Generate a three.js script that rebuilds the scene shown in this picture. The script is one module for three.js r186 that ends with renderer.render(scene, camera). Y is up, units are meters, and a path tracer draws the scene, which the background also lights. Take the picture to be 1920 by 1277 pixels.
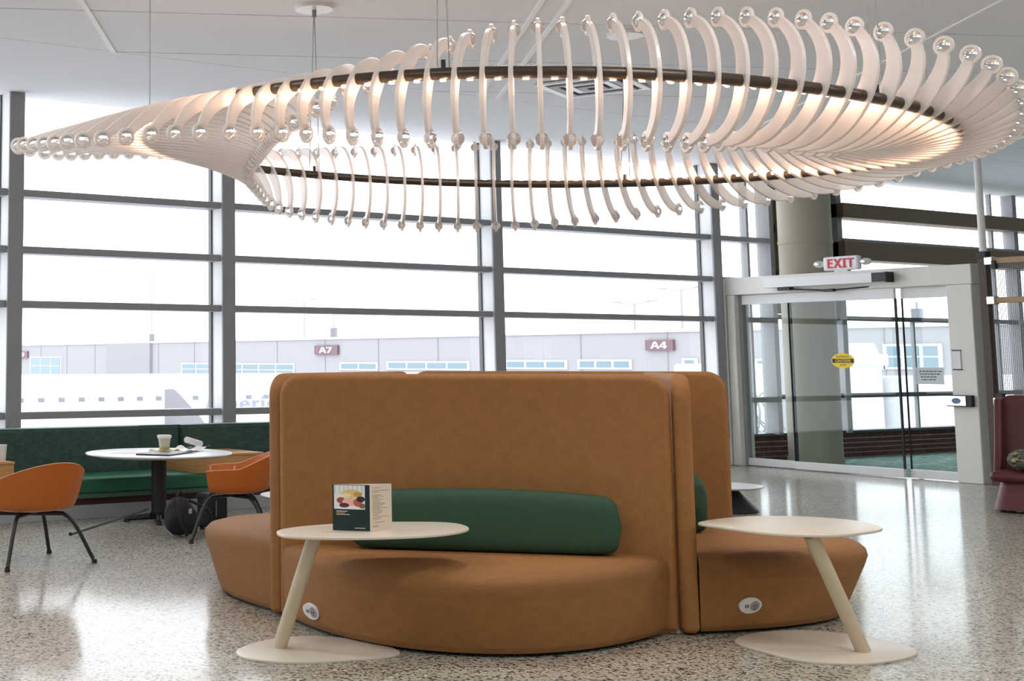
import * as THREE from 'three';
import { RoundedBoxGeometry } from 'three/addons/geometries/RoundedBoxGeometry.js';
import { mergeGeometries, toCreasedNormals } from 'three/addons/utils/BufferGeometryUtils.js';
import { TextGeometry } from 'three/addons/geometries/TextGeometry.js';
import { FontLoader } from 'three/addons/loaders/FontLoader.js';
import { RectAreaLightUniformsLib } from 'three/addons/lights/RectAreaLightUniformsLib.js';

// ---------------------------------------------------------------- camera, sky, lights, exposure
const scene = new THREE.Scene();
const camera = new THREE.PerspectiveCamera(2 * Math.atan(907 / 2630) * 180 / Math.PI, 3160 / 1814, 0.1, 600);
camera.setViewOffset(3160, 1814, 1240, 537, 1920, 1277);          // an off-centre crop of a wider frame
camera.position.set(0, 1.5, 0);
{
  const p = Math.atan(305 / 2630), a = Math.PI / 3;
  camera.lookAt(Math.cos(a) * Math.cos(p), 1.5 + Math.sin(p), -Math.sin(a) * Math.cos(p));
}
const renderer = new THREE.WebGLRenderer({ antialias: true });
renderer.toneMapping = THREE.LinearToneMapping;
renderer.toneMappingExposure = 1.35;
renderer.shadowMap.enabled = true;
RectAreaLightUniformsLib.init();
scene.background = new THREE.Color().setRGB(2.35, 2.42, 2.55);      // bright overcast sky
const CEILING_PANELS = [[-7, -4], [-3, -4], [1, -4], [5, -3], [9, -2], [-7, 1], [-3, 1], [1, 1], [5, 1], [9, 1.5], [13, 0], [17, 0], [21, -2], [-3, 5], [3, 5], [9, 5], [15, 4.5], [2, -7.6], [6.2, -6.4], [10, -4.6], [14, -3.4]];
const PANEL_RADIANCE = 11.5;

// ---------------------------------------------------------------- helpers
let seed = 7;
const rnd = () => { seed = (seed * 1664525 + 1013904223) >>> 0; return seed / 4294967296; };
const V2 = (x, y) => new THREE.Vector2(x, y), V3 = (x, y, z) => new THREE.Vector3(x, y, z);
const taken = {};
function numbered(n) { if (!(n in taken)) { taken[n] = 0; return n; } taken[n]++; return n + '_' + String(taken[n]).padStart(3, '0'); }
const flat = (g) => { let h = g.index ? g.toNonIndexed() : g; for (const k of Object.keys(h.attributes)) if (!['position', 'normal', 'uv'].includes(k)) h.deleteAttribute(k); return h; };
const join = (list) => list.length === 1 ? list[0] : mergeGeometries(list.map(flat));
function mesh(name, geos, mat, parent = scene) {
  const m = new THREE.Mesh(Array.isArray(geos) ? join(geos) : geos, mat);
  m.name = parent === scene ? numbered(name) : name; m.castShadow = m.receiveShadow = true; parent.add(m); return m;
}
function thing(name, label, category, p = [0, 0, 0], turn = 0, group) {
  const o = new THREE.Group(); o.name = numbered(name); scene.add(o);
  o.position.set(...p); o.rotation.y = turn; o.userData = { label, category }; if (group) o.userData.group = group; return o;
}
function tag(o, label, category, group) { o.userData = { label, category }; if (group) o.userData.group = group; return o; }
function structGroup(name, label) { const o = new THREE.Group(); o.name = numbered(name); scene.add(o); o.userData = { kind: 'structure', label, category: 'structure' }; return o; }
function struct(name, geos, mat, label) { const m = mesh(name, geos, mat); m.userData = { kind: 'structure', label, category: 'structure' }; return m; }
const bx = (x0, x1, y0, y1, z0, z1) => { const g = new THREE.BoxGeometry(Math.abs(x1 - x0), Math.abs(y1 - y0), Math.abs(z1 - z0)); g.translate((x0 + x1) / 2, (y0 + y1) / 2, (z0 + z1) / 2); return g; };
const rbx = (x0, x1, y0, y1, z0, z1, r = 0.01, s = 2) => { const g = new RoundedBoxGeometry(Math.abs(x1 - x0), Math.abs(y1 - y0), Math.abs(z1 - z0), s, r); g.translate((x0 + x1) / 2, (y0 + y1) / 2, (z0 + z1) / 2); return g; };
function bar(a, b, r, r2 = r, seg = 12) {                            // tapered round bar between two points
  const d = b.clone().sub(a), g = new THREE.CylinderGeometry(r2, r, d.length(), seg);
  g.applyQuaternion(new THREE.Quaternion().setFromUnitVectors(V3(0, 1, 0), d.clone().normalize())); g.translate(...a.clone().add(b).multiplyScalar(0.5).toArray()); return g;
}
const tube = (pts, r, n = 40, k = 8, closed = false) => new THREE.TubeGeometry(new THREE.CatmullRomCurve3(pts, closed), n, r, k, closed);
const cyl = (r1, r2, h, x, y, z, seg = 24) => { const g = new THREE.CylinderGeometry(r1, r2, h, seg); g.translate(x, y, z); return g; };
const sph = (r, x, y, z, sx = 1, sy = 1, sz = 1, n = 20) => { const g = new THREE.SphereGeometry(r, n, Math.ceil(n * 0.7)); g.scale(sx, sy, sz); g.translate(x, y, z); return g; };
function grid(f, nu, nv, uvs = [1, 1]) {                             // surface f(u, v) -> Vector3
  const pos = [], uv = [], idx = [];
  for (let j = 0; j <= nv; j++) for (let i = 0; i <= nu; i++) { const p = f(i / nu, j / nv); pos.push(p.x, p.y, p.z); uv.push(i / nu * uvs[0], j / nv * uvs[1]); }
  for (let j = 0; j < nv; j++) for (let i = 0; i < nu; i++) { const a = j * (nu + 1) + i, b = a + 1, c = a + nu + 1, d = c + 1; idx.push(a, b, d, a, d, c); }
  const g = new THREE.BufferGeometry(); g.setAttribute('position', new THREE.Float32BufferAttribute(pos, 3)); g.setAttribute('uv', new THREE.Float32BufferAttribute(uv, 2)); g.setIndex(idx); g.computeVertexNormals(); return g;
}
function extr(shape, depth, bevel = 0, seg = 2, curve = 12) {
  return new THREE.ExtrudeGeometry(shape, { depth: depth - 2 * bevel, bevelEnabled: bevel > 0, bevelThickness: bevel, bevelSize: bevel, bevelOffset: -bevel, bevelSegments: seg, curveSegments: curve }).translate(0, 0, bevel);
}
function roundRect(w, h, r, rb = r) {                                // from (0,0) to (w,h); r top corners, rb bottom corners
  const s = new THREE.Shape(); s.moveTo(rb, 0); s.lineTo(w - rb, 0); s.absarc(w - rb, rb, rb, -Math.PI / 2, 0); s.lineTo(w, h - r); s.absarc(w - r, h - r, r, 0, Math.PI / 2);
  s.lineTo(r, h); s.absarc(r, h - r, r, Math.PI / 2, Math.PI); s.lineTo(0, rb); s.absarc(rb, rb, rb, Math.PI, Math.PI * 1.5); return s;
}
const font = await new FontLoader().loadAsync('fonts/droid/droid_sans_bold.typeface.json');
function text(str, size, depth) { const g = new TextGeometry(str, { font, size, depth, curveSegments: 4, bevelEnabled: false }); g.computeBoundingBox(); const b = g.boundingBox; g.translate(-(b.min.x + b.max.x) / 2, -(b.min.y + b.max.y) / 2, 0); return g; }

// ---------------------------------------------------------------- textures
function vnoise(n, cells, oct = 4) {                                 // tiling value noise 0..1
  const out = new Float32Array(n * n); let amp = 1, tot = 0;
  for (let o = 0; o < oct; o++) {
    const c = cells << o, L = new Float32Array(c * c).map(rnd);
    for (let y = 0; y < n; y++) for (let x = 0; x < n; x++) {
      const fx = x / n * c, fy = y / n * c, ix = Math.floor(fx), iy = Math.floor(fy), tx = fx - ix, ty = fy - iy, sx = tx * tx * (3 - 2 * tx), sy = ty * ty * (3 - 2 * ty);
      const q = (a, b) => L[((iy + b) % c) * c + (ix + a) % c];
      out[y * n + x] += amp * ((q(0, 0) * (1 - sx) + q(1, 0) * sx) * (1 - sy) + (q(0, 1) * (1 - sx) + q(1, 1) * sx) * sy);
    }
    tot += amp; amp *= 0.5;
  }
  return out.map((v) => v / tot);
}
function dataTex(n, fn, srgb, rep = [1, 1]) {
  const d = new Uint8Array(n * n * 4);
  for (let i = 0; i < n * n; i++) { const c = fn(i % n, Math.floor(i / n), i); d[i * 4] = c[0]; d[i * 4 + 1] = c[1]; d[i * 4 + 2] = c[2]; d[i * 4 + 3] = 255; }
  const t = new THREE.DataTexture(d, n, n); t.wrapS = t.wrapT = THREE.RepeatWrapping; t.magFilter = THREE.LinearFilter; t.minFilter = THREE.LinearMipmapLinearFilter; t.generateMipmaps = true;
  if (srgb) t.colorSpace = THREE.SRGBColorSpace; t.repeat.set(...rep); t.needsUpdate = true; return t;
}
function terrazzo() {                                                // 2.4 m square of cream cement with dark, tan and white chips
  const n = 1400, d = new Float32Array(n * n * 3), nz = vnoise(n, 6, 5);
  for (let i = 0; i < n * n; i++) { const v = (nz[i] - 0.5) * 26 + (rnd() - 0.5) * 12; d[i * 3] = 176 + v; d[i * 3 + 1] = 172 + v; d[i * 3 + 2] = 158 + v; }
  const tones = [[30, 29, 25], [62, 58, 48], [22, 22, 20], [150, 138, 112], [222, 218, 206], [112, 106, 92], [36, 36, 32], [44, 42, 36]];
  for (let k = 0; k < 26000; k++) {
    const cx = rnd() * n, cy = rnd() * n, r = 1.4 + rnd() * rnd() * 7.5, e = 0.55 + rnd() * 0.45, th = rnd() * 3.14, t = tones[Math.floor(rnd() * tones.length)], co = Math.cos(th), si = Math.sin(th), R = Math.ceil(r);
    for (let y = -R; y <= R; y++) for (let x = -R; x <= R; x++) {
      const a = (x * co + y * si) / r, b = (y * co - x * si) / (r * e); if (Math.abs(a) + Math.abs(b) > 1.15 || a * a + b * b > 1) continue;
      const i = (((Math.floor(cy) + y + n) % n) * n + (Math.floor(cx) + x + n) % n) * 3; d[i] = t[0]; d[i + 1] = t[1]; d[i + 2] = t[2];
    }
  }
  return dataTex(n, (x, y, i) => [d[i * 3], d[i * 3 + 1], d[i * 3 + 2]].map((v) => Math.max(0, Math.min(255, v))), true);
}
const nA = vnoise(512, 8, 5), nB = vnoise(512, 64, 2);
const weave = dataTex(512, (x, y, i) => { const w = 128 + 60 * Math.sin(x * Math.PI / 4) * Math.sin(y * Math.PI / 4 + (x >> 3) * Math.PI) + (nB[i] - 0.5) * 90; const v = Math.max(0, Math.min(255, w)); return [v, v, v]; }, false, [6, 6]);
const mottle = (r, g, b, k, rep) => dataTex(512, (x, y, i) => { const v = 1 + (nA[i] - 0.5) * k + (nB[i] - 0.5) * k * 0.9; return [r, g, b].map((c) => Math.max(0, Math.min(255, c * v))); }, true, rep);

// ---------------------------------------------------------------- materials
const std = (c, rough = 0.6, o = {}) => new THREE.MeshStandardMaterial({ color: c, roughness: rough, side: THREE.DoubleSide, ...o });
const phy = (c, rough, o = {}) => new THREE.MeshPhysicalMaterial({ color: c, roughness: rough, side: THREE.DoubleSide, ...o });
const lin = (r, g, b) => new THREE.Color().setRGB(r, g, b);
const M = {
  floor: phy(0xffffff, 0.5, { clearcoat: 0.62, clearcoatRoughness: 0.12 }),
  carpet: std(0xffffff, 0.95, { map: mottle(128, 158, 150, 0.9, [1, 1]) }),
  ceiling: std(lin(0.88, 0.9, 0.94), 0.9), ceilingBack: std(lin(0.35, 0.35, 0.35), 0.9), bar: std(lin(0.9, 0.9, 0.9), 0.5),
  wall: std(lin(0.62, 0.6, 0.56), 0.9), alu: std(lin(0.33, 0.34, 0.36), 0.5), mullionWhite: std(lin(0.8, 0.82, 0.84), 0.5), aluDark: std(lin(0.12, 0.125, 0.13), 0.45, { metalness: 0.3 }),
  bronze: std(lin(0.075, 0.05, 0.035), 0.5), brownPaint: std(lin(0.22, 0.155, 0.105), 0.6),
  glass: phy(0xffffff, 0.0, { transmission: 1, thickness: 0, ior: 1.5 }), doorGlass: phy(lin(0.82, 0.9, 0.9), 0.0, { transmission: 1, thickness: 0, ior: 1.5 }),
  brick: [[0.11, 0.034, 0.028], [0.09, 0.028, 0.025], [0.13, 0.044, 0.032]].map((c) => std(lin(...c), 0.85)), mortar: std(lin(0.5, 0.44, 0.4), 0.95),
  pillar: std(lin(0.42, 0.38, 0.30), 0.55), white: std(lin(0.78, 0.77, 0.73), 0.45), whitePlastic: std(lin(0.82, 0.83, 0.84), 0.35), black: std(lin(0.012, 0.012, 0.014), 0.45), rubber: std(lin(0.015, 0.015, 0.016), 0.7),
  brown: std(0xffffff, 0.72, { map: mottle(152, 104, 54, 0.1, [2.3, 2.3]), bumpMap: weave, bumpScale: 0.0012 }),
  green: std(lin(0.02, 0.075, 0.037), 0.62, { bumpMap: weave, bumpScale: 0.001 }), banqGreen: std(lin(0.03, 0.17, 0.095), 0.6), banqBack: std(0xffffff, 0.8, { map: mottle(56, 84, 77, 0.4, [5, 2]) }), piping: std(lin(0.05, 0.14, 0.12), 0.5),
  table: std(lin(0.66, 0.6, 0.51), 0.32), leg: std(lin(0.58, 0.5, 0.36), 0.42), orange: phy(lin(0.5, 0.125, 0.01), 0.5, { clearcoat: 0.15 }), rim: std(lin(0.72, 0.42, 0.22), 0.5),
  wood: std(0xffffff, 0.5, { map: mottle(196, 146, 92, 0.3, [0.4, 4]) }), woodRail: std(0xffffff, 0.5, { map: mottle(170, 142, 108, 0.3, [1, 3]) }), whiteTop: std(lin(0.85, 0.85, 0.85), 0.3), chrome: std(lin(0.75, 0.75, 0.77), 0.15, { metalness: 1 }),
  acrylic: phy(lin(0.95, 0.89, 0.855), 0.42, { transmission: 0.34, thickness: 0, clearcoat: 0.5, clearcoatRoughness: 0.15 }), tubeMetal: std(lin(0.085, 0.065, 0.05), 0.38, { metalness: 0.6 }), crystal: phy(0xffffff, 0.0, { transmission: 1, thickness: 0.06, ior: 1.52 }), cable: std(lin(0.3, 0.3, 0.3), 0.4, { metalness: 0.6 }),
  led: new THREE.MeshStandardMaterial({ color: 0xffffff, emissive: lin(1, 0.72, 0.5), emissiveIntensity: 4 }), panelLight: new THREE.MeshStandardMaterial({ color: 0xffffff, emissive: lin(1, 0.96, 0.9), emissiveIntensity: 3 }),
  burgundy: std(lin(0.10, 0.016, 0.02), 0.42), concrete: std(lin(0.72, 0.72, 0.73), 0.9), bldg: std(lin(0.30, 0.30, 0.315), 0.9), bldgDark: std(lin(0.268, 0.268, 0.286), 0.9), bldgGlass: std(lin(0.15, 0.225, 0.265), 0.25), frameWhite: std(lin(0.5, 0.51, 0.52), 0.6),
  signMaroon: std(lin(0.15, 0.09, 0.11), 0.6), plane: std(lin(0.62, 0.63, 0.65), 0.35), planeGrey: std(lin(0.2, 0.205, 0.225), 0.4), planeWin: std(lin(0.17, 0.2, 0.23), 0.3), planeText: std(lin(0.24, 0.25, 0.31), 0.5), pole: std(lin(0.34, 0.34, 0.36), 0.5), hose: std(lin(0.2, 0.24, 0.25), 0.6),
  red: std(lin(0.62, 0.012, 0.04), 0.4), yellow: std(lin(0.85, 0.62, 0.03), 0.6), paper: std(lin(0.85, 0.85, 0.86), 0.7), darkPaper: std(lin(0.03, 0.03, 0.05), 0.4), bag: std(lin(0.012, 0.012, 0.018), 0.75), yellowGreen: std(lin(0.30, 0.26, 0.03), 0.6), blue: std(lin(0.01, 0.02, 0.12), 0.6),
};
M.floor.map = terrazzo();

// ---------------------------------------------------------------- the room
const CEIL = 4.36, X0 = -12, X1 = 32, ZB = 9, ZW = -14;
{
  const g = new THREE.BoxGeometry(X1 - X0 + 1, 0.2, ZB - ZW + 1), uv = g.attributes.uv, ps = g.attributes.position;
  for (let i = 0; i < uv.count; i++) uv.setXY(i, ps.getX(i) / 2.4, ps.getZ(i) / 2.4);
  g.translate((X0 + X1) / 2, -0.1, (ZB + ZW) / 2 - 0.2); struct('floor', g, M.floor, 'polished speckled terrazzo floor');
  const c = bx(17.35, X1, 0, 0.006, ZW + 0.12, -7.6), cu = c.attributes.uv, cp = c.attributes.position; for (let i = 0; i < cu.count; i++) cu.setXY(i, cp.getX(i) / 1.6, cp.getZ(i) / 0.5);
  struct('floor_carpet', c, M.carpet, 'teal patterned carpet behind the glass doors');
}
struct('wall_back', bx(X0 - 0.2, X1 + 0.2, 0, CEIL + 0.2, ZB, ZB + 0.2), M.wall, 'plain wall behind the camera');
struct('wall_left', bx(X0 - 0.2, X0, 0, CEIL + 0.2, ZW - 0.3, ZB), M.wall, 'plain wall at the far left');
struct('wall_right', bx(X1, X1 + 0.2, 0, CEIL + 0.2, ZW - 0.3, ZB), M.wall, 'plain wall at the far right');

// ceiling: plasterboard border along the windows, then large skewed panels with recessed joints
{
  const ce = structGroup('ceiling', 'pale grey ceiling of large skewed panels with white bars');
  mesh('backing', bx(X0 - 0.2, X1 + 0.2, CEIL + 0.02, CEIL + 0.16, ZW - 0.3, ZB + 0.2), M.ceilingBack, ce);
  mesh('border', bx(X0, X1, CEIL, CEIL + 0.025, ZW - 0.25, -11.452), M.ceiling, ce);
  const zc = -11.44, A1 = 23.6 * Math.PI / 180, n1 = [-Math.sin(A1), Math.cos(A1)], A2 = -54.9 * Math.PI / 180, n2 = [-Math.sin(A2), Math.cos(A2)];
  const clip = (poly, n, d, sgn) => { const out = []; for (let i = 0; i < poly.length; i++) { const a = poly[i], b = poly[(i + 1) % poly.length], da = sgn * (a[0] * n[0] + a[1] * n[1] - d), db = sgn * (b[0] * n[0] + b[1] * n[1] - d); if (da >= 0) out.push(a); if ((da >= 0) !== (db >= 0)) { const t = da / (da - db); out.push([a[0] + (b[0] - a[0]) * t, a[1] + (b[1] - a[1]) * t]); } } return out; };
  const slab = (poly, y, h) => { const s = new THREE.Shape(poly.map(([x, z]) => V2(x, -z))); const g = new THREE.ExtrudeGeometry(s, { depth: h, bevelEnabled: false }); g.rotateX(-Math.PI / 2); g.translate(0, y, 0); return g; };
  const G = 0.011, rows = [], cols = [];
  for (let k = -26; k < 16; k++) rows.push(-11.317 + 1.535 * k);
  for (let k = -8; k < 12; k++) cols.push(-1.77 + 3.67 * k);
  const rect = [[X0, zc], [X1, zc], [X1, ZB], [X0, ZB]];
  for (let i = 0; i < rows.length - 1; i++) for (let j = 0; j < cols.length - 1; j++) {
    let p = clip(clip(rect, n1, rows[i] + G, 1), n1, rows[i + 1] - G, -1); if (p.length < 3) continue;
    p = clip(clip(p, n2, cols[j] + G, 1), n2, cols[j + 1] - G, -1); if (p.length < 3) continue;
    let ar = 0; p.forEach((a, q) => { const b = p[(q + 1) % p.length]; ar += a[0] * b[1] - a[1] * b[0]; }); if (Math.abs(ar) < 0.02) continue;
    mesh('panel', slab(p, CEIL, 0.025), M.ceiling, ce);
  }
  const barAt = (d) => { const p = clip(clip(rect, n2, d - 0.022, 1), n2, d + 0.022, -1); if (p.length > 2) mesh('bar', slab(p, CEIL - 0.012, 0.014), M.bar, ce); };
  for (const d of cols) barAt(d); barAt(2.12);
}
// ceiling light panels (outside the frame) and the air diffuser
for (const [x, z] of CEILING_PANELS) {
  const t = thing('ceiling_light', 'square white ceiling light panel outside the picture', 'light', [x, CEIL, z], 0, 'ceiling light panels');
  mesh('frame', [bx(-0.46, 0.46, -0.03, 0, -0.46, -0.43), bx(-0.46, 0.46, -0.03, 0, 0.43, 0.46), bx(-0.46, -0.43, -0.03, 0, -0.43, 0.43), bx(0.43, 0.46, -0.03, 0, -0.43, 0.43)], M.whitePlastic, t);
  mesh('diffuser', bx(-0.43, 0.43, -0.02, -0.004, -0.43, 0.43), M.panelLight, t);
  const l = new THREE.RectAreaLight(lin(1, 0.98, 0.97), PANEL_RADIANCE, 0.86, 0.86); l.position.set(0, -0.032, 0); l.rotation.x = -Math.PI / 2; l.name = 'panel_lamp'; t.add(l);
}
{
  const t = thing('air_diffuser', 'square louvred air diffuser in the ceiling behind the near ribs', 'air vent', [10.95, CEIL, -10.35], 0.41);
  for (let k = 0; k < 4; k++) { const r = 0.46 - k * 0.11, y = -0.03 - 0.012 * (k % 2), w = 0.075; mesh('louvre', [bx(-r, r, y, y + 0.02, -r, -r + w), bx(-r, r, y, y + 0.02, r - w, r), bx(-r, -r + w, y, y + 0.02, -r + w, r - w), bx(r - w, r, y, y + 0.02, -r + w, r - w)].map((g) => g), k % 2 ? M.alu : M.whitePlastic, t); }
  mesh('box', bx(-0.46, 0.46, -0.014, -0.013, -0.46, 0.46), M.aluDark, t);
}

// window wall: deep mullions, projecting transoms, panes
const TR = [0.915, 2.09, 2.67, 3.28];
function windowBay(n, xa, xb, label, withMullion = true) {
  const w = structGroup('window_' + n, label);
  if (withMullion) { const m = mesh('mullion', rbx(xa - 0.17, xa - 0.004, 0.38, CEIL, ZW - 0.04, -13.765, 0.006), M.mullionWhite, w); mesh('front_cap', rbx(xa - 0.174, xa, 0.38, CEIL, -13.764, -13.735, 0.006), M.alu, m); }
  for (const y of TR) mesh('transom', rbx(xa, xb - 0.172, y - 0.038, y + 0.038, ZW - 0.02, -13.775, 0.006), M.alu, w);
  const ys = [0.4, ...TR, CEIL];
  for (let i = 0; i < ys.length - 1; i++) {
    const g = new THREE.PlaneGeometry(xb - xa - 0.17, ys[i + 1] - ys[i] - 0.05); g.translate((xa + xb - 0.17) / 2, (ys[i] + ys[i + 1]) / 2, ZW); mesh('pane', g, M.glass, w);
  }
  mesh('gasket', [bx(xb - 0.19, xb - 0.17, 0.4, CEIL, ZW - 0.03, ZW + 0.03), bx(xa, xa + 0.015, 0.4, CEIL, ZW - 0.03, ZW + 0.03)], M.aluDark, w);
  return w;
}
const MX = [X0, -4.2, -0.1, 2.1, 5.99, 8.655, 12.79, 17.03];          // right edges of the mullions
for (let i = 0; i < MX.length - 1; i++) windowBay(i + 1, MX[i], MX[i + 1], ['window bay', 'window bay', 'window bay', 'window bay at the left edge', 'narrow window bay behind the round table', 'wide window bay behind the sofa', 'window bay beside the glass door'][i] + ' with grey transoms');
{ // bay between the door frame and the pillar, and the long bay right of it
  const w = structGroup('window_' + MX.length, 'tall narrow window beside the round pillar');
  { const m = mesh('mullion', rbx(16.86, 17.026, 0.38, CEIL, ZW - 0.04, -13.765, 0.006), M.mullionWhite, w); mesh('front_cap', rbx(16.856, 17.03, 0.38, CEIL, -13.764, -13.735, 0.006), M.alu, m); }
  mesh('mullion', bx(17.83, 17.88, 0.4, CEIL, ZW - 0.04, ZW + 0.08), M.alu, w); mesh('mullion', bx(18.2, 18.3, 0.4, CEIL, ZW - 0.04, -13.8), M.alu, w);
  for (const y of TR) mesh('transom', rbx(17.03, 18.2, y - 0.038, y + 0.038, ZW - 0.02, -13.8, 0.006), M.alu, w);
  const ys = [0.4, ...TR, CEIL];
  for (let i = 0; i < 5; i++) for (const [a, b] of [[17.03, 17.83], [17.88, 18.2]]) { const g = new THREE.PlaneGeometry(b - a, ys[i + 1] - ys[i] - 0.05); g.translate((a + b) / 2, (ys[i] + ys[i + 1]) / 2, ZW); mesh('pane', g, M.glass, w); }
  mesh('infill', bx(18.3, 19.88, 2.2, CEIL, ZW - 0.06, ZW + 0.06), M.brownPaint, w);
  mesh('conduit', [bx(18.36, 18.46, 3.55, 3.62, -13.94, -13.9), bx(18.36, 18.46, 2.85, 2.92, -13.94, -13.9)], M.yellowGreen, w); mesh('conduit', [bx(18.36, 18.46, 3.42, 3.55, -13.94, -13.9), bx(18.36, 18.46, 2.7, 2.85, -13.94, -13.9)], M.blue, w);
  const v = structGroup('window_' + (MX.length + 1), 'long window bay with brown beams above the door');
  const vert = [19.98, 24.85, 30.0], V = [2.15, 0.95];
  for (const x of vert) mesh('mullion', bx(x - 0.1, x + 0.02, 0.38, CEIL, ZW - 0.04, -13.84), M.alu, v);
  mesh('mullion', bx(24.28, 24.33, 0.38, CEIL, ZW - 0.03, ZW + 0.04), M.alu, v);
  mesh('mullion', bx(21.9, 21.94, 0.4, 2.15, ZW - 0.03, ZW + 0.03), M.alu, v);
  mesh('beam', rbx(19.88, X1, 3.72, 3.95, ZW - 0.05, -13.72, 0.01), M.brownPaint, v); mesh('beam', rbx(19.88, X1, 3.06, 3.35, ZW - 0.05, -13.72, 0.01), M.brownPaint, v);
  mesh('flashing', bx(19.98, X1, 3.35, 3.4, ZW - 0.02, -13.8), M.alu, v);
  for (const y of V) mesh('transom', rbx(18.3, X1, y - 0.035, y + 0.035, ZW - 0.02, -13.88, 0.006), M.aluDark, v);
  const yy = [0.4, 0.95, 2.15, 3.06, 3.72, CEIL];
  for (const [a, b] of [[19.98, 24.75], [24.87, 29.9], [30.02, X1]]) for (let i = 0; i < 5; i++) { const g = new THREE.PlaneGeometry(b - a, yy[i + 1] - yy[i] - 0.02); g.translate((a + b) / 2, (yy[i] + yy[i + 1]) / 2, ZW); mesh('pane', g, M.glass, v); }
  for (let i = 0; i < 2; i++) { const g = new THREE.PlaneGeometry(1.58, yy[i + 1] - yy[i] - 0.02); g.translate(19.09, (yy[i] + yy[i + 1]) / 2, ZW); mesh('pane', g, M.glass, v); }
}
{ // brick sill wall
  const w = structGroup('wall_front', 'low dark red brick wall under the windows');
  mesh('core', bx(X0, X1, 0, 0.37, ZW - 0.14, ZW + 0.05), M.mortar, w);
  mesh('sill', rbx(X0, X1, 0.375, 0.415, ZW - 0.16, ZW + 0.12, 0.008), M.aluDark, w);
  const h = 0.059, g1 = rbx(0, 0.225, 0, h, 0, 0.02, 0.003, 1), g2 = rbx(0, 0.06, 0, 0.07, 0, 0.02, 0.003, 1), g3 = rbx(0, 0.105, 0, h, 0, 0.02, 0.003, 1);
  for (let r = 0; r < 4; r++) for (let k = 0; k < 27; k++) { const first = r % 2 && k === 0; const m = mesh('brick', first ? g3 : g1, M.brick[Math.floor(rnd() * 3)], w); m.position.set(17.45 + (r % 2 ? (k ? 0.12 + (k - 1) * 0.24 : 0) : k * 0.24), 0.008 + r * 0.073, ZW + 0.038 + rnd() * 0.002); }
  for (let k = 0; k < 88; k++) { const m = mesh('brick', g2, M.brick[Math.floor(rnd() * 3)], w); m.position.set(17.45 + k * 0.0735, 0.3, ZW + 0.038 + rnd() * 0.002); }
}
tag(mesh('pillar', [cyl(0.37, 0.37, CEIL, 18.33, CEIL / 2, -13.3, 48), cyl(0.378, 0.378, 0.05, 18.33, 3.22, -13.3, 48), cyl(0.385, 0.385, 0.1, 18.33, 0.05, -13.3, 48)], M.pillar), 'round beige concrete pillar behind the glass door', 'pillar');

// ---------------------------------------------------------------- glass door portal
{
  const d = structGroup('door_1', 'white framed automatic glass door portal');
  const X = 17.05;
  mesh('jamb', rbx(X + 0.004, X + 0.32, 0, 2.43, -13.71, -13.58, 0.01), M.white, d);
  mesh('jamb', rbx(X - 0.02, X + 0.32, 0, 2.67, ZW + 0.06, -13.724, 0.01), M.white, d);
  mesh('jamb', rbx(X + 0.004, X + 0.36, 0, 2.43, -10.42, -10.1, 0.012), M.white, d);
  mesh('lintel', rbx(X, X + 0.36, 2.431, 2.68, -13.72, -10.09, 0.012), M.white, d);
  const pk = mesh('operator_box', rbx(X - 0.17, X, 2.5, 2.63, -12.95, -11.12, 0.006), M.whitePlastic, d); mesh('end_cap', bx(X - 0.172, X, 2.498, 2.632, -11.12, -11.1), M.black, pk); mesh('end_cap', bx(X - 0.175, X - 0.168, 2.505, 2.625, -11.3, -11.1), M.black, pk);
  mesh('door_arm', [bar(V3(X - 0.1, 2.47, -12.6), V3(X - 0.08, 2.43, -12.0), 0.012), bar(V3(X - 0.08, 2.43, -12.0), V3(X + 0.05, 2.47, -11.2), 0.01), rbx(X - 0.14, X - 0.04, 2.455, 2.5, -12.75, -12.55, 0.008), rbx(X - 0.12, X - 0.05, 2.41, 2.45, -12.06, -11.9, 0.008)], M.black, d);
  for (const [za, zb, x, lab] of [[-13.56, -12.76, X + 0.14, 'leaf'], [-12.73, -11.14, X + 0.06, 'leaf'], [-11.1, -10.43, X + 0.14, 'leaf']]) {
    const g = new THREE.PlaneGeometry(zb - za, 2.2); g.rotateY(Math.PI / 2); g.translate(x, 1.2, (za + zb) / 2);
    const l = mesh('door_leaf', [rbx(x - 0.025, x + 0.025, 0.012, 0.115, za, zb, 0.006), rbx(x - 0.025, x + 0.025, 2.29, 2.425, za, zb, 0.006)], M.whitePlastic, d);
    mesh('pane', g, M.doorGlass, l); mesh('seal', [bx(x - 0.012, x + 0.012, 0.115, 2.29, zb - 0.012, zb + 0.012), bx(x - 0.012, x + 0.012, 0.115, 2.29, za - 0.006, za + 0.006)], M.rubber, l);
  }
  mesh('frame_stile', rbx(X + 0.1, X + 0.2, 0, 2.43, -13.58, -13.54, 0.004), M.alu, d);
}
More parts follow.
